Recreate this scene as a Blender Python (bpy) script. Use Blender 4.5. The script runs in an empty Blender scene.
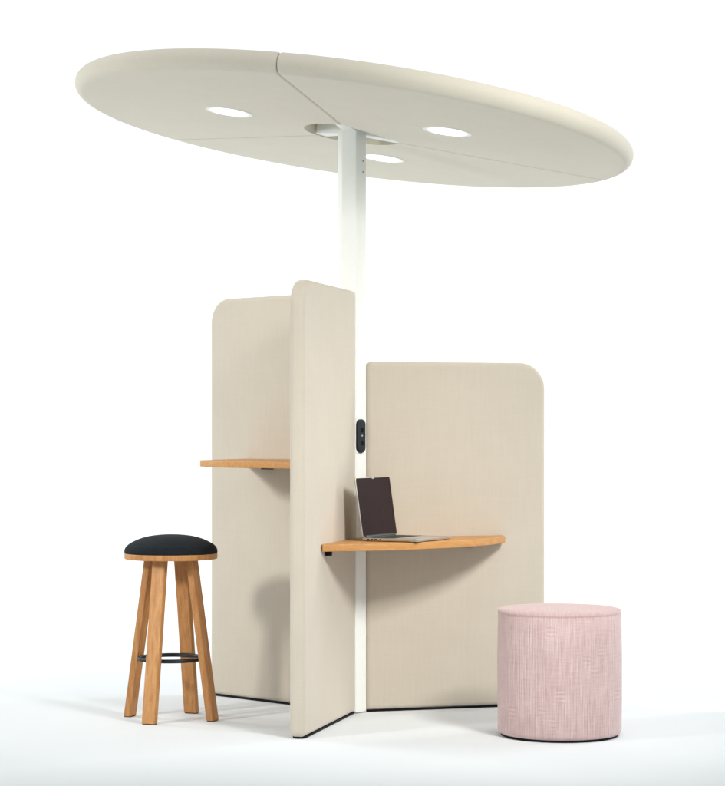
import bpy, bmesh, math, random
from mathutils import Vector, Matrix
R = math.radians
random.seed(7)
scene = bpy.context.scene
col = scene.collection

# ------------------------------------------------------------------ camera
CAM_D, CAM_H = 9.17, 1.17
cam_data = bpy.data.cameras.new('camera')
cam = bpy.data.objects.new('camera', cam_data)
col.objects.link(cam)
cam.location = (0.044, -CAM_D, CAM_H)
cam.rotation_euler = (R(90), 0, 0)
cam_data.sensor_fit = 'VERTICAL'
cam_data.sensor_height = 24.0
cam_data.lens = 24.0 * 2200.0 / 786.0
cam_data.shift_y = (431.0 - 393.0) / 786.0
cam_data.clip_start = 0.1
cam_data.clip_end = 200.0
scene.camera = cam

# ------------------------------------------------------------------ studio light
world = bpy.data.worlds.new('World')
scene.world = world
world.use_nodes = True
bg = world.node_tree.nodes['Background']
bg.inputs['Color'].default_value = (0.975, 1.0, 1.015, 1)
bg.inputs['Strength'].default_value = 0.52

def area(name, loc, target, sx, sy, power, colour=(1, 1, 1), spread=180):
    d = bpy.data.lights.new(name, 'AREA')
    d.shape = 'RECTANGLE'
    d.size, d.size_y = sx, sy
    d.energy = power
    d.color = colour
    d.spread = R(spread)
    o = bpy.data.objects.new(name, d)
    col.objects.link(o)
    o.location = loc
    o.rotation_euler = (Vector(target) - Vector(loc)).to_track_quat('-Z', 'Y').to_euler()
    return o

area('key_softbox', (1.97, -3.60, 2.90), (0.42, -0.3, 0.75), 0.72, 0.72, 18, (1.0, 0.975, 0.94), 58)
area('side_softbox', (-3.73, -3.16, 2.30), (-0.5, 0.0, 0.7), 0.50, 0.50, 16.5, (1.0, 0.98, 0.95), 66)
area('overhead_fill', (0.9, -2.6, 5.8), (0.3, -2.0, 0), 2.4, 2.4, 44)  # added fill, out of view, lifts the floor in front
area('rear_fill', (-4.2, 1.6, 3.8), (-0.6, -0.6, 0.0), 2.4, 2.4, 58)  # added rear pair, out of view, brightens the shaded floor at the sides
area('rear_fill', (4.4, 0.6, 3.6), (0.3, -0.6, 0.3), 2.4, 2.4, 50)
area('backdrop_fill', (-4.6, 2.2, 3.2), (0.5, 8.0, 1.2), 1.2, 2.4, 200)  # added pair, out of view, drives the backdrop to white
area('backdrop_fill', (4.6, 2.2, 3.2), (-0.5, 8.0, 1.2), 1.2, 2.4, 200)

scene.view_settings.view_transform = 'Standard'
scene.view_settings.look = 'None'
scene.view_settings.exposure = 0.0
scene.view_settings.gamma = 1.0
scene.render.engine = 'CYCLES'
scene.cycles.use_denoising = True
scene.cycles.max_bounces = 10
scene.cycles.diffuse_bounces = 6

# ------------------------------------------------------------------ helpers
def link_obj(name, me, mat, parent=None, smooth=35):
    o = bpy.data.objects.new(name, me)
    col.objects.link(o)
    for m in (mat if isinstance(mat, (list, tuple)) else [mat]):
        me.materials.append(m)
    if parent is not None:
        o.parent = parent
    if smooth:
        for p in me.polygons:
            p.use_smooth = True
        me.set_sharp_from_angle(angle=R(smooth))
    return o

def from_bm(name, bm, mat, parent=None, smooth=35):
    bmesh.ops.recalc_face_normals(bm, faces=bm.faces[:])
    me = bpy.data.meshes.new(name)
    bm.to_mesh(me)
    bm.free()
    return link_obj(name, me, mat, parent, smooth)

def empty(name, loc, rotz=0.0):
    o = bpy.data.objects.new(name, None)
    col.objects.link(o)
    o.empty_display_size = 0.1
    o.location = loc
    o.rotation_euler = (0, 0, rotz)
    return o

def tag(o, label, cat, group=None):
    o['label'] = label
    o['category'] = cat
    if group:
        o['group'] = group

def loft(bm, rings, cap0=True, cap1=True, mat=0):
    vs = [[bm.verts.new(p) for p in r] for r in rings]
    n = len(vs[0])
    for a, b in zip(vs[:-1], vs[1:]):
        for i in range(n):
            j = (i + 1) % n
            f = bm.faces.new((a[i], a[j], b[j], b[i]))
            f.material_index = mat
    if cap0:
        bm.faces.new(list(reversed(vs[0]))).material_index = mat
    if cap1:
        bm.faces.new(vs[-1]).material_index = mat
    return vs

def lathe(bm, prof, n=96, mat=0, centre=(0, 0), cap0=True, cap1=True):
    rings = []
    for r, z in prof:
        rings.append([(centre[0] + r * math.cos(2 * math.pi * k / n), centre[1] + r * math.sin(2 * math.pi * k / n), z) for k in range(n)])
    return loft(bm, rings, cap0, cap1, mat)

def rbox(bm, c, s, r=0.003, seg=2, mat=0, M=None):
    """box with rounded edges"""
    b = bmesh.new()
    bmesh.ops.create_cube(b, size=1.0)
    for v in b.verts:
        v.co = Vector((v.co.x * s[0], v.co.y * s[1], v.co.z * s[2]))
    if r > 0:
        bmesh.ops.bevel(b, geom=b.edges[:], offset=min(r, min(s) * 0.45), segments=seg, profile=0.5, affect='EDGES')
    mp = {}
    for v in b.verts:
        p = v.co + Vector(c)
        if M is not None:
            p = M @ p
        mp[v] = bm.verts.new(p)
    for f in b.faces:
        nf = bm.faces.new([mp[v] for v in f.verts])
        nf.material_index = mat
    b.free()

def poly_offset(pts, d):
    """inward offset of a counter-clockwise polygon by mitred corners"""
    n = len(pts)
    out = []
    for i in range(n):
        p0, p1, p2 = Vector(pts[i - 1]), Vector(pts[i]), Vector(pts[(i + 1) % n])
        e1, e2 = (p1 - p0).normalized(), (p2 - p1).normalized()
        n1, n2 = Vector((-e1.y, e1.x)), Vector((-e2.y, e2.x))
        m = n1 + n2
        m = m / max(0.2, m.dot(n1)) if m.length > 1e-6 else n1
        out.append(p1 + m * d)
    return out

def subdiv(pts, step):
    out = []
    n = len(pts)
    for i in range(n):
        a, b = Vector(pts[i]), Vector(pts[(i + 1) % n])
        k = max(1, int((b - a).length / step))
        for j in range(k):
            out.append(a.lerp(b, j / k))
    return out

def quarter(r, seg=6):
    """(inset, drop) pairs of a quarter round, outside to flat"""
    return [(r * (1 - math.cos(a)), r * (1 - math.sin(a))) for a in [math.pi / 2 * k / seg for k in range(seg + 1)]]

def slab(bm, pts, z0, z1, r_top=0.004, r_bot=0.004, mat=0):
    """flat slab of a plan outline with rounded upper and lower edges"""
    rings = []
    for ins, drop in reversed(quarter(r_bot, 4)):
        rings.append([(p.x, p.y, z0 + drop) for p in poly_offset(pts, ins)])
    for ins, drop in quarter(r_top, 4):
        rings.append([(p.x, p.y, z1 - drop) for p in poly_offset(pts, ins)])
    loft(bm, rings, mat=mat)

# ------------------------------------------------------------------ materials
def new_mat(name):
    m = bpy.data.materials.new(name)
    m.use_nodes = True
    nt = m.node_tree
    return m, nt, nt.nodes['Principled BSDF']

def node(nt, t, **kw):
    n = nt.nodes.new(t)
    for k, v in kw.items():
        setattr(n, k, v)
    return n

def mathn(nt, op, a=None, b=None, c=None):
    n = node(nt, 'ShaderNodeMath', operation=op)
    for i, v in enumerate((a, b, c)):
        if v is None:
            continue
        if isinstance(v, (int, float)):
            n.inputs[i].default_value = v
        else:
            nt.links.new(v, n.inputs[i])
    return n.outputs[0]

def noise(nt, vec, scale, detail=3, rough=0.5, stretch=None):
    if stretch:
        mp = node(nt, 'ShaderNodeMapping')
        mp.inputs['Scale'].default_value = stretch
        nt.links.new(vec, mp.inputs['Vector'])
        vec = mp.outputs[0]
    n = node(nt, 'ShaderNodeTexNoise')
    n.inputs['Scale'].default_value = scale
    n.inputs['Detail'].default_value = detail
    n.inputs['Roughness'].default_value = rough
    nt.links.new(vec, n.inputs['Vector'])
    return n.outputs[0]

def ramp(nt, fac, stops):
    n = node(nt, 'ShaderNodeValToRGB')
    el = n.color_ramp.elements
    while len(el) < len(stops):
        el.new(0.5)
    for e, (p, c) in zip(el, stops):
        e.position = p
        e.color = (*c, 1)
    nt.links.new(fac, n.inputs[0])
    return n.outputs[0]

def bump(nt, bsdf, h, strength, dist):
    b = node(nt, 'ShaderNodeBump')
    b.inputs['Strength'].default_value = strength
    b.inputs['Distance'].default_value = dist
    nt.links.new(h, b.inputs['Height'])
    nt.links.new(b.outputs[0], bsdf.inputs['Normal'])

def fabric(name, c, var=0.05, rough=0.95, sheen=0.25, thread=420.0, streak=(1, 1, 0.06), dist=0.0012):
    m, nt, b = new_mat(name)
    co = node(nt, 'ShaderNodeTexCoord').outputs['Object']
    s = noise(nt, co, 120, 3, 0.6, streak)
    w = noise(nt, co, 130, 2, 0.6, (0.10, 0.10, 1.3))
    s = mathn(nt, 'ADD', mathn(nt, 'MULTIPLY', s, 0.62), mathn(nt, 'MULTIPLY', w, 0.38))
    g = noise(nt, co, 5, 3, 0.55)
    f = noise(nt, co, thread, 2, 0.7)
    mix = mathn(nt, 'ADD', mathn(nt, 'MULTIPLY', s, 0.45), mathn(nt, 'ADD', mathn(nt, 'MULTIPLY', g, 0.25), mathn(nt, 'MULTIPLY', f, 0.30)))
    lo = tuple(x * (1 - 2.2 * var) for x in c)
    hi = tuple(min(1, x * (1 + 2.2 * var)) for x in c)
    nt.links.new(ramp(nt, mix, [(0.3, lo), (0.7, hi)]), b.inputs['Base Color'])
    b.inputs['Roughness'].default_value = rough
    b.inputs['Specular IOR Level'].default_value = 0.15
    b.inputs['Sheen Weight'].default_value = sheen
    b.inputs['Sheen Roughness'].default_value = 0.6
    bump(nt, b, mathn(nt, 'ADD', f, mathn(nt, 'MULTIPLY', s, 0.5)), 0.35, dist)
    return m

def plain(name, c, rough=0.5, metal=0.0, spec=0.5, var=0.04, scale=60):
    m, nt, b = new_mat(name)
    co = node(nt, 'ShaderNodeTexCoord').outputs['Object']
    n = noise(nt, co, scale, 3)
    nt.links.new(ramp(nt, n, [(0.3, tuple(x * (1 - var) for x in c)), (0.7, tuple(min(1, x * (1 + var)) for x in c))]), b.inputs['Base Color'])
    b.inputs['Roughness'].default_value = rough
    b.inputs['Metallic'].default_value = metal
    b.inputs['Specular IOR Level'].default_value = spec
    return m

def wood(name, c0, c1, along=(1, 14, 14), scale=5.0, rot=0):
    m, nt, b = new_mat(name)
    co = node(nt, 'ShaderNodeTexCoord').outputs['Object']
    oi = node(nt, 'ShaderNodeObjectInfo')
    va = node(nt, 'ShaderNodeVectorMath', operation='ADD')
    cx3 = node(nt, 'ShaderNodeCombineXYZ')
    for q, kk in enumerate((3.1, 7.7, 5.3)):
        nt.links.new(mathn(nt, 'MULTIPLY', oi.outputs['Random'], kk), cx3.inputs[q])
    nt.links.new(co, va.inputs[0])
    nt.links.new(cx3.outputs[0], va.inputs[1])
    co = va.outputs[0]
    if rot:
        vr = node(nt, 'ShaderNodeVectorRotate', rotation_type='Z_AXIS')
        vr.inputs['Angle'].default_value = R(-rot)
        nt.links.new(co, vr.inputs['Vector'])
        co = vr.outputs[0]
    big = noise(nt, co, scale, 4, 0.6, along)
    fine = noise(nt, co, scale * 9, 2, 0.6, along)
    f = mathn(nt, 'ADD', mathn(nt, 'MULTIPLY', big, 0.65), mathn(nt, 'MULTIPLY', fine, 0.35))
    f = mathn(nt, 'ADD', f, mathn(nt, 'MULTIPLY', mathn(nt, 'SUBTRACT', oi.outputs['Random'], 0.5), 0.16))
    mid = tuple((x + y) / 2 for x, y in zip(c0, c1))
    nt.links.new(ramp(nt, f, [(0.32, c0), (0.5, mid), (0.68, c1)]), b.inputs['Base Color'])
    b.inputs['Roughness'].default_value = 0.48
    b.inputs['Specular IOR Level'].default_value = 0.35
    bump(nt, b, fine, 0.12, 0.0008)
    return m

M_panel = fabric('beige_panel_fabric', (0.530, 0.480, 0.396), 0.032)
M_canopy = fabric('pale_canopy_felt', (0.680, 0.640, 0.528), 0.026, streak=(1, 1, 1))
M_seat = fabric('dark_seat_fabric', (0.0075, 0.0115, 0.0150), 0.32, streak=(1, 1, 1), sheen=0.02, thread=230.0, dist=0.002)
M_white = plain('white_powder_coat', (0.80, 0.82, 0.78), 0.45, spec=0.4, var=0.01)
M_black = plain('black_plastic', (0.004, 0.004, 0.008), 0.6, spec=0.15)
M_blackmetal = plain('black_metal', (0.006, 0.008, 0.011), 0.4, spec=0.3)
M_socket = plain('charcoal_plastic', (0.016, 0.021, 0.026), 0.4, spec=0.35)
M_desk = wood('oak_veneer', (0.435, 0.205, 0.060), (0.605, 0.318, 0.112), (1.6, 15, 15), rot=40)
M_leg = wood('oak_leg', (0.325, 0.132, 0.040), (0.55, 0.285, 0.102), (14, 14, 1.2))
M_alu = plain('silver_aluminium', (0.52, 0.49, 0.43), 0.32, metal=0.8, var=0.02)
M_keys = plain('black_keys', (0.02, 0.02, 0.022), 0.6)
M_floor = plain('white_studio_floor', (0.715, 0.755, 0.772), 0.75, spec=0.2, var=0.006, scale=3)
M_wall = plain('white_backdrop', (0.86, 0.87, 0.87), 0.9, spec=0.0, var=0.003, scale=2)

def lamp_mat(name, strength):
    m, nt, b = new_mat(name)
    b.inputs['Base Color'].default_value = (0.72, 0.71, 0.66, 1)
    b.inputs['Emission Color'].default_value = (1.0, 0.985, 0.95, 1)
    b.inputs['Emission Strength'].default_value = strength
    return m
M_lamp = lamp_mat('lamp_diffuser', 2.4)
M_lamp_mid = lamp_mat('lamp_diffuser_edge', 0.42)
M_lamp_rim = lamp_mat('lamp_frosted_rim', 0.17)

m, nt, b = new_mat('dark_screen_glass')
co = node(nt, 'ShaderNodeTexCoord').outputs['Object']
nt.links.new(ramp(nt, noise(nt, co, 4, 2), [(0.3, (0.017, 0.008, 0.010)), (0.7, (0.021, 0.010, 0.013))]), b.inputs['Base Color'])
b.inputs['Roughness'].default_value = 0.25
b.inputs['Specular IOR Level'].default_value = 0.10
M_screen = m

def pouf_material():
    m, nt, b = new_mat('pink_embossed_fabric')
    tc = node(nt, 'ShaderNodeTexCoord').outputs['Object']
    sep = node(nt, 'ShaderNodeSeparateXYZ')
    nt.links.new(tc, sep.inputs[0])
    ang = mathn(nt, 'ARCTAN2', sep.outputs[1], sep.outputs[0])
    u = mathn(nt, 'MULTIPLY', ang, 0.237)                    # metres round the side
    z = sep.outputs[2]
    # cells of uneven size: each carries upright ribs, some lying ribs
    cu = mathn(nt, 'FLOOR', mathn(nt, 'MULTIPLY', u, 1 / 0.034))
    rnd0 = node(nt, 'ShaderNodeTexWhiteNoise', noise_dimensions='1D')
    nt.links.new(cu, rnd0.inputs['W'])
    zz = mathn(nt, 'ADD', mathn(nt, 'MULTIPLY', z, 1 / 0.050), mathn(nt, 'MULTIPLY', rnd0.outputs[0], 7.0))
    cz = mathn(nt, 'FLOOR', zz)
    comb = node(nt, 'ShaderNodeCombineXYZ')
    nt.links.new(cu, comb.inputs[0])
    nt.links.new(cz, comb.inputs[1])
    rnd = node(nt, 'ShaderNodeTexWhiteNoise', noise_dimensions='3D')
    nt.links.new(comb.outputs[0], rnd.inputs['Vector'])
    lying = mathn(nt, 'GREATER_THAN', rnd.outputs[0], 0.91)
    wob = noise(nt, tc, 30, 2)
    wv = mathn(nt, 'MULTIPLY', mathn(nt, 'SUBTRACT', wob, 0.5), 1.6)
    up = mathn(nt, 'SINE', mathn(nt, 'ADD', mathn(nt, 'MULTIPLY', u, 2 * math.pi / 0.0113), wv))
    ly = mathn(nt, 'SINE', mathn(nt, 'ADD', mathn(nt, 'MULTIPLY', z, 2 * math.pi / 0.0155), wv))
    mixn = node(nt, 'ShaderNodeMix', data_type='FLOAT')
    nt.links.new(lying, mixn.inputs[0])
    nt.links.new(up, mixn.inputs[2])
    nt.links.new(ly, mixn.inputs[3])
    rib = mixn.outputs[0]
    # ribs fade in and out, and are absent on the top
    fade = noise(nt, tc, 9, 3, 0.6)
    fm = node(nt, 'ShaderNodeMapRange')
    nt.links.new(fade, fm.inputs[0])
    fm.inputs[1].default_value = 0.38
    fm.inputs[2].default_value = 0.60
    side = mathn(nt, 'LESS_THAN', z, 0.472)
    amp = mathn(nt, 'MULTIPLY', mathn(nt, 'MULTIPLY', mathn(nt, 'ADD', mathn(nt, 'MULTIPLY', fm.outputs[0], 0.75), 0.25), mathn(nt, 'ADD', mathn(nt, 'MULTIPLY', rnd.outputs[0], 0.6), 0.45)), side)
    rib = mathn(nt, 'MULTIPLY', rib, amp)
    cyl = node(nt, 'ShaderNodeCombineXYZ')
    nt.links.new(u, cyl.inputs[0])
    nt.links.new(z, cyl.inputs[1])
    nt.links.new(mathn(nt, 'MULTIPLY', mathn(nt, 'SUBTRACT', 1.0, side), 5.0), cyl.inputs[2])
    cy = cyl.outputs[0]
    upright = noise(nt, cy, 1, 2, 0.65, (190, 9, 1))
    lyingth = noise(nt, cy, 1, 2, 0.65, (16, 170, 1))
    topth = noise(nt, tc, 1, 2, 0.6, (150, 18, 18))
    th = mathn(nt, 'ADD', mathn(nt, 'MULTIPLY', upright, 0.70), mathn(nt, 'MULTIPLY', lyingth, 0.30))
    tm = node(nt, 'ShaderNodeMix', data_type='FLOAT')
    nt.links.new(side, tm.inputs[0])
    nt.links.new(mathn(nt, 'ADD', mathn(nt, 'MULTIPLY', topth, 0.4), 0.21), tm.inputs[2])
    nt.links.new(th, tm.inputs[3])
    thread = tm.outputs[0]
    fine = noise(nt, tc, 300, 2, 0.7)
    patch = noise(nt, tc, 10, 3, 0.6)
    tone = mathn(nt, 'ADD', mathn(nt, 'MULTIPLY', rib, 0.075), mathn(nt, 'ADD', mathn(nt, 'MULTIPLY', thread, 1.0), mathn(nt, 'ADD', mathn(nt, 'MULTIPLY', fine, 0.15), mathn(nt, 'MULTIPLY', patch, 0.22))))
    tone = mathn(nt, 'SUBTRACT', tone, 0.185)
    nt.links.new(ramp(nt, tone, [(0.30, (0.445, 0.310, 0.300)), (0.5, (0.540, 0.396, 0.386)), (0.70, (0.64, 0.505, 0.496))]), b.inputs['Base Color'])
    b.inputs['Roughness'].default_value = 0.95
    b.inputs['Specular IOR Level'].default_value = 0.15
    b.inputs['Sheen Weight'].default_value = 0.3
    bump(nt, b, mathn(nt, 'ADD', mathn(nt, 'MULTIPLY', rib, 0.9), mathn(nt, 'ADD', mathn(nt, 'MULTIPLY', thread, 2.0), mathn(nt, 'MULTIPLY', fine, 0.6))), 0.5, 0.0016)
    return m
M_pouf = pouf_material()

# ------------------------------------------------------------------ setting: floor and studio sweep
bm = bmesh.new()
NX, NY = 16, 16
grid = [[bm.verts.new((-9 + 18 * i / NX, -14 + 18 * j / NY, 0)) for i in range(NX + 1)] for j in range(NY + 1)]
for j in range(NY):
    for i in range(NX):
        bm.faces.new((grid[j][i], grid[j][i + 1], grid[j + 1][i + 1], grid[j + 1][i]))
floor = from_bm('floor', bm, M_floor, smooth=0)
floor['kind'] = 'structure'

bm = bmesh.new()
prof = [(4.0, 0.0)] + [(4.0 + 3.0 * math.sin(a), 3.0 - 3.0 * math.cos(a)) for a in [math.pi / 2 * k / 16 for k in range(1, 17)]] + [(7.0, 8.0)]
rows = [[bm.verts.new((x, y, z)) for x in (-9, 0, 9)] for y, z in prof]
for a, c in zip(rows[:-1], rows[1:]):
    for i in range(2):
        bm.faces.new((a[i], a[i + 1], c[i + 1], c[i]))
backdrop = from_bm('backdrop', bm, M_wall, smooth=60)
backdrop['kind'] = 'structure'

# ------------------------------------------------------------------ the workstation
station = empty('acoustic_workstation', (0, 0, 0))
tag(station, 'white column workstation with three beige upholstered panels, wooden desks and a tilted round canopy', 'workstation')

DIRS = {'front': R(256), 'right': R(16), 'left': R(136)}
APO = 0.0531            # apothem of the six-sided column

# column: six-sided with softened corners
def hexring(z, apo=APO, fil=0.006):
    pts = []
    cr = apo / math.cos(R(30))
    for k in range(6):
        a = R(46 + 60 * k)
        t = fil * math.tan(R(30))
        v = Vector((cr * math.cos(a), cr * math.sin(a)))
        a0, a1 = a - R(30), a + R(30)      # normals of the faces beside the corner
        c = v - Vector((math.cos(a), math.sin(a))) * (fil / math.cos(R(30)))
        for s in range(5):
            th = a0 + (a1 - a0) * s / 4
            pts.append((c.x + fil * math.cos(th), c.y + fil * math.sin(th), z))
    return pts
bm = bmesh.new()
loft(bm, [hexring(0.004), hexring(2.425)])
column = from_bm('column', bm, M_white, station)
# fixing holes near the top of the column
fn = R(316)
M_screw = plain('grey_screw', (0.35, 0.37, 0.36), 0.4, metal=0.5)
for zz in (2.292, 2.246):
    bm = bmesh.new()
    c = Vector((math.cos(fn), math.sin(fn), 0)) * (APO + 0.0005) + Vector((0.012 * math.cos(fn + math.pi / 2), 0.012 * math.sin(fn + math.pi / 2), zz))
    Mx = Matrix.Translation(c) @ Matrix.Rotation(fn, 4, 'Z') @ Matrix.Rotation(R(90), 4, 'Y')
    vs = []
    for zc in (-0.001, 0.0012):
        vs.append([Mx @ Vector((0.0045 * math.cos(2 * math.pi * k / 16), 0.0045 * math.sin(2 * math.pi * k / 16), zc)) for k in range(16)])
    loft(bm, vs)
    from_bm('fixing_screw', bm, M_screw, column)

# foot plate under the column
bm = bmesh.new()
loft(bm, [hexring(0.0005, APO + 0.002), hexring(0.0045, APO + 0.002)])
from_bm('foot_plate', bm, plain('grey_foot', (0.22, 0.22, 0.22), 0.6), column)

# power socket, an upright pill on the column face
bm = bmesh.new()
W, H = 0.0225, 0.070
def pill(w, h, n=12):
    p = []
    for k in range(n + 1):
        a = math.pi * k / n
        p.append((w * math.cos(a), (h - w) + w * math.sin(a)))
    for k in range(n + 1):
        a = math.pi + math.pi * k / n
        p.append((w * math.cos(a), -(h - w) + w * math.sin(a)))
    return p
Mx = Matrix.Translation((APO * math.cos(fn) + 0.0075 * math.cos(R(226)), APO * math.sin(fn) + 0.0075 * math.sin(R(226)), 1.149)) @ Matrix.Rotation(fn, 4, 'Z') @ Matrix.Rotation(R(90), 4, 'Z') @ Matrix.Rotation(R(90), 4, 'X')
rings = []
for ins, dz in ((0, -0.002), (0, 0.010), (0.001, 0.0125), (0.003, 0.0140), (0.006, 0.0146)):
    rings.append([Mx @ Vector((x, y, dz)) for x, y in pill(W - ins, H - ins)])
loft(bm, rings)
sock = from_bm('power_socket', bm, M_socket, station)
for k, yy in enumerate((0.024, -0.030)):
    bm = bmesh.new()
    rings = [[Mx @ Vector((0.0095 * math.cos(2 * math.pi * i / 24), yy + 0.0095 * math.sin(2 * math.pi * i / 24), z)) for i in range(24)] for z in (0.0142, 0.0152)]
    loft(bm, rings)
    from_bm('outlet', bm, M_black, sock)
bm = bmesh.new()
rbox(bm, (-0.002, 0.0015, 0.0152), (0.007, 0.0055, 0.0016), 0.0004, M=Mx)  # pale block put in as the glint on the socket
from_bm('socket_glint', bm, plain('glint_grey', (0.45, 0.5, 0.5), 0.3), sock)

# divider panels: x along the panel, y through it, z up
T = 0.062
def make_panel(direction, height, length=0.85, inner=0.0545, rc=0.105):
    pts = []
    z0 = 0.0068
    pts.append((inner, z0))
    rb = 0.0235
    pts += [(length - rb + rb * math.sin(a), z0 + rb - rb * math.cos(a)) for a in [math.pi / 2 * k / 5 for k in range(6)]]
    pts += [(length - rc + rc * math.cos(a), height - rc + rc * math.sin(a)) for a in [math.pi / 2 * k / 18 for k in range(19)]]
    ri = 0.034
    pts += [(inner + ri - ri * math.sin(a), height - ri + ri * math.cos(a)) for a in [math.pi / 2 * k / 6 for k in range(7)]]
    pts = subdiv(pts, 0.08)
    r = 0.021
    rings = []
    for ins, drop in reversed(quarter(r, 7)):
        rings.append([(p.x, -T / 2 + drop, p.y) for p in poly_offset(pts, ins * 0.98)])
    for ins, drop in quarter(r, 7):
        rings.append([(p.x, T / 2 - drop, p.y) for p in poly_offset(pts, ins * 0.98)])
    bm = bmesh.new()
    loft(bm, rings)
    o = from_bm('divider_panel', bm, M_panel, station, smooth=50)
    o.rotation_euler = (0, 0, direction)
    bm = bmesh.new()
    st = []
    for k in range(9):
        a = -math.pi / 2 + math.pi * k / 8
        st.append(Vector((length - 0.040 + 0.024 * math.cos(a), 0.026 * math.sin(a))))
    st += [Vector((inner + 0.002, 0.026)), Vector((inner + 0.002, -0.026))]
    loft(bm, [[(p.x, p.y, 0.0006) for p in st], [(p.x, p.y, 0.0082) for p in st]])
    s = from_bm('base_strip', bm, M_black, o)
    return o
pf = make_panel(DIRS['front'], 1.75)
pl_ = make_panel(DIRS['left'], 1.752)
pr = make_panel(DIRS['right'], 1.460, rc=0.112)
pr['label'] = 'lower beige panel behind the desk'

# desk between the front and the right panel
def smooth_curve(ctrl, n=6):
    out = []
    for i in range(len(ctrl) - 1):
        p0 = Vector(ctrl[max(i - 1, 0)]); p1 = Vector(ctrl[i]); p2 = Vector(ctrl[i + 1]); p3 = Vector(ctrl[min(i + 2, len(ctrl) - 1)])
        for k in range(n):
            t = k / n
            out.append(0.5 * ((2 * p1) + (p2 - p0) * t + (2 * p0 - 5 * p1 + 4 * p2 - p3) * t * t + (3 * p1 - p0 - 3 * p2 + p3) * t ** 3))
    out.append(Vector(ctrl[-1]))
    return out
def on_panel(direction, r, side):
    d = Vector((math.cos(direction), math.sin(direction)))
    nrm = Vector((-d.y, d.x))
    return d * r + nrm * side * (T / 2 + 0.0015)

a0 = on_panel(DIRS['front'], 0.607, 1)
b0 = on_panel(DIRS['right'], 0.655, -1)
inner_corner = on_panel(DIRS['right'], 0.075, -1)
inner_front = on_panel(DIRS['front'], 0.075, 1)
front_edge = smooth_curve([(a0.x + 0.004, a0.y - 0.012), (0.0, -0.575), (0.10, -0.535), (0.20, -0.480), (0.30, -0.410), (0.40, -0.325), (0.50, -0.215), (0.585, -0.075), (0.645, 0.095)])
desk_pts = [a0] + front_edge + [b0, inner_corner, inner_front]
bm = bmesh.new()
slab(bm, desk_pts, 0.700, 0.728, 0.0025, 0.003)
desk = from_bm('desk_top', bm, M_desk, station)
for dr, rr, sd in ((DIRS['front'], 0.545, 1), (DIRS['right'], 0.50, -1)):
    d = Vector((math.cos(dr), math.sin(dr), 0))
    p = on_panel(dr, rr, sd)
    nrm = Vector((-d.y, d.x, 0)) * sd
    Mx = Matrix.Translation((p.x + nrm.x * 0.012, p.y + nrm.y * 0.012, 0.690)) @ Matrix.Rotation(dr, 4, 'Z')
    bm = bmesh.new()
    rbox(bm, (0, 0, 0), (0.030, 0.022, 0.0195), 0.002, M=Mx)
    from_bm('bracket', bm, M_black, desk)

# standing-height shelf between the left and the front panel
c0 = on_panel(DIRS['left'], 0.615, 1)
c1 = on_panel(DIRS['front'], 0.60, -1)
shelf_edge = smooth_curve([(-0.613, -0.105), (-0.560, -0.225), (-0.490, -0.335), (-0.400, -0.435), (-0.295, -0.530), (c1.x - 0.01, c1.y - 0.01)])
shelf_pts = [c0, Vector((-0.630, -0.055))] + shelf_edge + [c1, on_panel(DIRS['front'], 0.075, -1), on_panel(DIRS['left'], 0.075, 1)]
bm = bmesh.new()
slab(bm, shelf_pts, 1.0225, 1.0495, 0.0025, 0.003)
shelf = from_bm('standing_shelf', bm, M_desk, station)
shelf.rotation_euler = (0, 0, 0)
for rr in (0.485, 0.448):
    bm = bmesh.new()
    dr = DIRS['left']
    p = on_panel(dr, rr, 1)
    d = Vector((math.cos(dr), math.sin(dr), 0))
    nrm = Vector((-d.y, d.x, 0))
    Mx = Matrix.Translation((p.x + nrm.x * 0.012, p.y + nrm.y * 0.012, 1.0135)) @ Matrix.Rotation(dr, 4, 'Z')
    rbox(bm, (0, 0, 0), (0.024, 0.022, 0.0175), 0.003, M=Mx)
    from_bm('bracket', bm, M_black, shelf)

# tilted canopy
CR, RHO, SPOT = 1.1665, 0.0412, 0.5324
nx, ny = math.sin(0.1334), math.sin(0.0341)
N = Vector((nx, ny, math.sqrt(1 - nx * nx - ny * ny)))
U = (Vector((1, 0, 0)) - N * nx).normalized()
V = N.cross(U)
CM = Matrix(((U.x, V.x, N.x, 0.0094), (U.y, V.y, N.y, 0.0), (U.z, V.z, N.z, 2.4463), (0, 0, 0, 1)))
GAP, HOLE = 0.0022, 0.112

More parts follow.
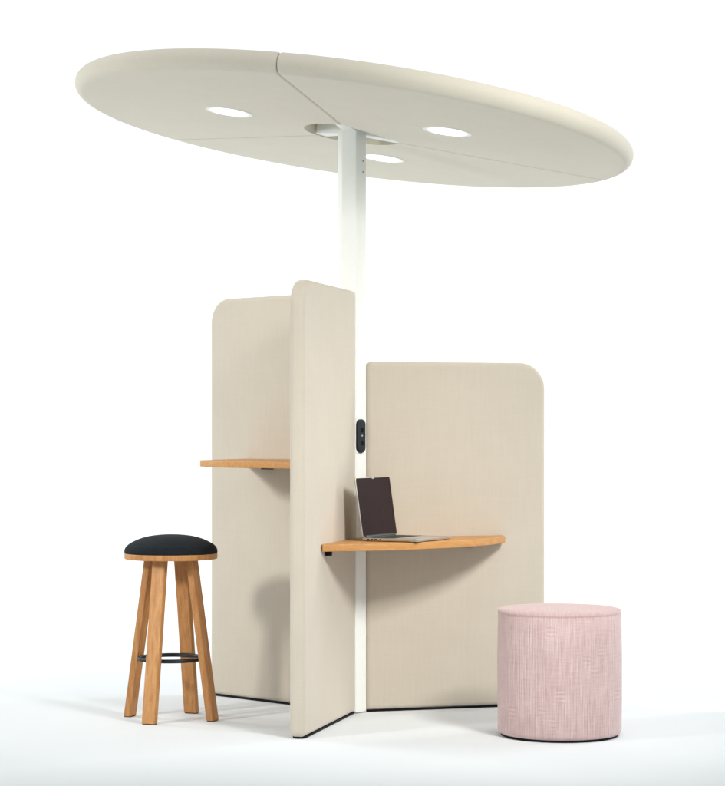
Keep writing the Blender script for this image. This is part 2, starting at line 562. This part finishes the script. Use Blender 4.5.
BEV = 0.008
def make_section(a_mid, straight):
    """a third of the disc: round outer rim, narrow joints, an open middle"""
    h = R(60)
    rad = [HOLE] + [HOLE + (CR - 0.06 - HOLE) * t for t in (0.01, 0.05, 0.1, 0.17, 0.27, 0.4, 0.55, 0.7, 0.85, 1.0)]
    rad += [CR - RHO * (1 - math.sin(q)) for q in [math.pi / 2 * k / 12 for k in range(13)]]
    gap = [GAP] * len(rad)
    ins = [0, 0.0004, 0.0015, 0.0035, 0.0058, BEV, 0.012]
    NMID = 40
    def warp(r, q):
        """the open middle: two sections are cut round, the third is cut straight across"""
        w = max(0.0, 1 - (r - HOLE) / 0.42)
        e = 1 / (1 / (HOLE / math.cos(q)) ** 8 + 1 / 0.26 ** 8) ** 0.125 if straight else 0.206
        return r + (e - HOLE) * w
    def row(r, g):
        re = warp(r, h)
        t = [(math.asin(min(0.999, (g + i) / re)), i) for i in ins]
        lo = [(-h + q, i) for q, i in t]
        hi = [(h - q, i) for q, i in reversed(t)]
        a0, a1 = lo[-1][0], hi[0][0]
        mid = [(a0 + (a1 - a0) * k / NMID, 1.0) for k in range(1, NMID)]
        x = min(1.0, (CR - r) / RHO)
        zo = RHO * math.sqrt(max(0.0, 1 - (1 - x) ** 2))
        pts = []
        for q, i in lo + mid + hi:
            d = 0.0 if i >= BEV else BEV - math.sqrt(BEV * BEV - (BEV - i) ** 2)
            rr = warp(r, q)
            pts.append((rr * math.cos(a_mid + q), rr * math.sin(a_mid + q), max(zo - min(d, zo * 0.6), 0.0)))
        return pts
    rows = [row(r, g) for r, g in zip(rad, gap)]
    bm = bmesh.new()
    up = [[bm.verts.new(CM @ Vector(p)) for p in r] for r in rows]
    dn = [[bm.verts.new(CM @ Vector((p[0], p[1], -p[2]))) for p in r] for r in rows[:-1]] + [up[-1]]
    n = len(up[0])
    for i in range(len(rows) - 1):
        for j in range(n - 1):
            bm.faces.new((up[i][j], up[i + 1][j], up[i + 1][j + 1], up[i][j + 1]))
            bm.faces.new((dn[i][j], dn[i][j + 1], dn[i + 1][j + 1], dn[i + 1][j]))
        for j in (0, n - 1):
            f = [up[i][j], up[i + 1][j], dn[i + 1][j], dn[i][j]]
            if f[1] is f[2]:
                f = [f[0], f[1], f[3]]
            bm.faces.new(f)
    for j in range(n - 1):
        bm.faces.new((up[0][j], up[0][j + 1], dn[0][j + 1], dn[0][j]))
    return from_bm('canopy_section', bm, M_canopy, station, smooth=40)

for k in range(3):
    a = R(196 + 120 * k)
    sec = make_section(a, k == 1)
    # recessed downlight: trim ring and glowing lens
    c = Vector((SPOT * math.cos(a), SPOT * math.sin(a)))
    bm = bmesh.new()
    z0 = -RHO
    rl = 0.092
    pr_ = [(rl + 0.007, z0 + 0.001), (rl + 0.006, z0 - 0.0022), (rl + 0.001, z0 - 0.0030), (rl - 0.001, z0 - 0.0012)]
    lathe(bm, pr_, 64, 0, c, cap0=False, cap1=False)
    lathe(bm, [(rl - 0.001, z0 - 0.0012), (rl * 0.90, z0 - 0.0013)], 64, 2, c, cap0=False, cap1=False)
    lathe(bm, [(rl * 0.90, z0 - 0.0013), (rl * 0.80, z0 - 0.0014)], 64, 3, c, cap0=False, cap1=False)
    lathe(bm, [(rl * 0.80, z0 - 0.0014), (rl * 0.4, z0 - 0.0015)], 64, 1, c, cap0=False, cap1=True)
    bmesh.ops.remove_doubles(bm, verts=bm.verts[:], dist=0.00005)
    for v in bm.verts:
        v.co = CM @ v.co
    lamp = from_bm('downlight', bm, [M_white, M_lamp, M_lamp_rim, M_lamp_mid], sec)
# bracket that carries the canopy
bm = bmesh.new()
for ang in (16, 136, 256):
    Mx = CM @ Matrix.Rotation(R(ang), 4, 'Z')
    ln = 0.172 if ang != 16 else 0.200
    rbox(bm, (ln / 2 + 0.02, 0, -0.006), (ln, 0.060, 0.066), 0.002, M=Mx)
arms = from_bm('canopy_bracket', bm, M_white, station)
bm = bmesh.new()
lathe(bm, [(0.30, RHO + 0.001), (0.30, RHO + 0.006)], 48)
for v in bm.verts:
    v.co = CM @ v.co
from_bm('top_plate', bm, M_canopy, arms)

# ------------------------------------------------------------------ laptop on the desk
lap = empty('laptop', (0.040, -0.350, 0.7283), R(-28))
tag(lap, 'open silver laptop with a dark screen standing on the curved wooden desk', 'laptop')
LW, LD = 0.302, 0.252          # local x: hinge to front edge, local y: along the hinge
def rrect(x0, x1, y0, y1, r, n=6):
    p = []
    for cx, cy, s in ((x1 - r, y0 + r, -90), (x1 - r, y1 - r, 0), (x0 + r, y1 - r, 90), (x0 + r, y0 + r, 180)):
        for k in range(n + 1):
            a = R(s + 90 * k / n)
            p.append(Vector((cx + r * math.cos(a), cy + r * math.sin(a))))
    return p
bm = bmesh.new()
slab(bm, rrect(0, LD, 0, LW, 0.009), 0.0022, 0.0135, 0.0015, 0.0035)
base = from_bm('base', bm, M_alu, lap)
bm = bmesh.new()
for rr in range(6):
    for cc in range(14):
        w = 0.0163
        rbox(bm, (0.034 + rr * 0.0185, 0.036 + cc * 0.0177, 0.0138), (0.0155, 0.0148, 0.0010), 0.0004, 1)
from_bm('keyboard', bm, M_keys, base)
bm = bmesh.new()
slab(bm, rrect(0.150, 0.228, 0.090, 0.212, 0.005), 0.0130, 0.0138, 0.0002, 0.0002)
from_bm('trackpad', bm, plain('trackpad_grey', (0.55, 0.53, 0.49), 0.3, metal=0.5), base)
for k, (xx, w) in enumerate(((0.030, 0.010), (0.048, 0.009), (0.064, 0.013), (0.084, 0.006))):
    bm = bmesh.new()
    rbox(bm, (xx, 0.0001, 0.0085), (w, 0.0012, 0.0038), 0.0004, 1)
    from_bm('side_port', bm, M_black, base)
for xx in (0.02, LD - 0.02):
    for yy in (0.02, LW - 0.02):
        bm = bmesh.new()
        lathe(bm, [(0.007, 0.0), (0.008, 0.0026)], 16, 0, (xx, yy))
        from_bm('rubber_foot', bm, M_black, base)
LIDH, LT = 0.243, 0.006
lidM = Matrix.Translation((0.004, 0, 0.0140)) @ Matrix.Rotation(R(-8.5), 4, 'Y')
bm = bmesh.new()
ol = rrect(0.0, LW, 0.0, LIDH, 0.009)
rings = []
for ins, drop in reversed(quarter(0.002, 3)):
    rings.append([lidM @ Vector((-LT / 2 + drop, p.x, p.y)) for p in poly_offset(ol, ins)])
for ins, drop in quarter(0.002, 3):
    rings.append([lidM @ Vector((LT / 2 - drop, p.x, p.y)) for p in poly_offset(ol, ins)])
loft(bm, rings)
lid = from_bm('lid', bm, M_alu, lap)
bm = bmesh.new()
sl = rrect(0.0035, LW - 0.0035, 0.0045, LIDH - 0.0035, 0.007)
loft(bm, [[lidM @ Vector((LT / 2 - 0.0004, p.x, p.y)) for p in sl], [lidM @ Vector((LT / 2 + 0.0006, p.x, p.y)) for p in sl]])
from_bm('screen', bm, M_screen, lid)
bm = bmesh.new()
rbox(bm, (LT / 2 + 0.0008, LW / 2, LIDH - 0.0045), (0.0008, 0.020, 0.007), 0.0003, 1, M=lidM)
from_bm('webcam', bm, M_alu, lid)
bm = bmesh.new()
n = 16
rings = [[(0.004 + 0.0065 * math.cos(2 * math.pi * k / n), y, 0.0155 + 0.0075 * math.sin(2 * math.pi * k / n)) for k in range(n)] for y in (0.022, LW - 0.022)]
loft(bm, rings)
from_bm('hinge', bm, plain('dark_hinge', (0.03, 0.045, 0.045), 0.35, metal=0.3), lid)

# ------------------------------------------------------------------ bar stool
stool = empty('bar_stool', (-0.7355, -0.222, 0))
tag(stool, 'tall wooden bar stool with a round black upholstered seat beside the left panel', 'stool')
SR = 0.1895
bm = bmesh.new()
prof = [(SR - 0.006, 0.6735), (SR - 0.001, 0.6755), (SR, 0.681)]
ctl = [(0.998, 0.13), (0.990, 0.22), (0.972, 0.31), (0.935, 0.42), (0.86, 0.55), (0.76, 0.68), (0.635, 0.80), (0.48, 0.90), (0.31, 0.96), (0.15, 0.99), (0.005, 1.0)]
for p in smooth_curve(ctl, 4):
    prof.append((max(p.x, 0.004) * SR, 0.6735 + 0.0765 * p.y))
lathe(bm, prof, 96)
from_bm('seat_cushion', bm, M_seat, stool, smooth=60)
bm = bmesh.new()
lathe(bm, [(SR - 0.006, 0.6505), (SR - 0.002, 0.6515), (SR - 0.0005, 0.6545), (SR - 0.0005, 0.6715), (SR - 0.002, 0.6735)], 96)
from_bm('seat_board', bm, M_leg, stool)
WR, WT = 0.030, 0.058
def leg_mesh():
    """a straight leg, local z up the leg, local x outward; cut level at both ends"""
    bm = bmesh.new()
    ol = rrect(-WR / 2, WR / 2, -WT / 2, WT / 2, 0.0045, 4)
    ang = math.atan2(0.188 - 0.094, 0.650)
    sh = math.tan(ang)
    L = 0.650
    def ring(z, ins):
        return [(p.x + (L - z) * sh * 0, p.y, z) for p in poly_offset(ol, ins)]
    rings = [ring(0.0, 0.002), ring(0.002, 0.0), ring(L * 0.5, 0.0), ring(L, 0.0)]
    rings = [[(x + 0.188 - sh * z, y, z) for x, y, z in r] for r in rings]
    loft(bm, rings)
    return bm
for k in range(4):
    a = R(68 + 90 * k)
    lg = from_bm('leg', leg_mesh(), M_leg, stool)
    lg.rotation_euler = (0, 0, a)
    lg.location = (0, 0, 0.003)
    lg.scale = (1, 1, 0.6475 / 0.650)
    bm = bmesh.new()
    ol = rrect(0.188 - WR / 2 + 0.002, 0.188 + WR / 2 - 0.002, -WT / 2 + 0.002, WT / 2 - 0.002, 0.004, 3)
    loft(bm, [[(p.x, p.y, -0.0028) for p in ol], [(p.x, p.y, 0.0006) for p in ol]])
    from_bm('foot_glide', bm, M_black, lg)
bm = bmesh.new()
RR, tr, n1, n2 = 0.1305, 0.0080, 96, 14
vs = []
for i in range(n1):
    a = 2 * math.pi * i / n1
    vs.append([bm.verts.new(((RR + tr * math.cos(q)) * math.cos(a), (RR + tr * math.cos(q)) * math.sin(a), 0.246 + tr * math.sin(q))) for q in [2 * math.pi * j / n2 for j in range(n2)]])
for i in range(n1):
    for j in range(n2):
        bm.faces.new((vs[i][j], vs[(i + 1) % n1][j], vs[(i + 1) % n1][(j + 1) % n2], vs[i][(j + 1) % n2]))
from_bm('foot_ring', bm, M_blackmetal, stool, smooth=80)

# ------------------------------------------------------------------ pouf
pouf = empty('pouf', (0.803, -0.700, 0))
tag(pouf, 'round pink upholstered pouf with embossed ribs in front of the low right panel', 'pouf')
PR, PH = 0.2375, 0.490
bm = bmesh.new()
prof = [(PR - 0.018, 0.0085), (PR - 0.009, 0.0100), (PR - 0.003, 0.0150), (PR, 0.026), (PR + 0.0015, 0.15), (PR + 0.002, 0.28), (PR + 0.0005, 0.42), (PR - 0.0008, PH - 0.027), (PR - 0.0024, PH - 0.0225)]
prof += [(PR - 0.0024, PH - 0.0200), (PR - 0.0002, PH - 0.0165), (PR - 0.0005, PH - 0.0125), (PR - 0.003, PH - 0.007), (PR - 0.009, PH - 0.0025), (PR - 0.020, PH), (PR * 0.7, PH + 0.003), (PR * 0.35, PH + 0.0045), (0.01, PH + 0.005)]
lathe(bm, prof, 160)
from_bm('upholstered_body', bm, M_pouf, pouf, smooth=50)
bm = bmesh.new()
lathe(bm, [(PR - 0.014, 0.0006), (PR - 0.012, 0.003), (PR - 0.012, 0.0105)], 128)
from_bm('base_disc', bm, M_black, pouf)
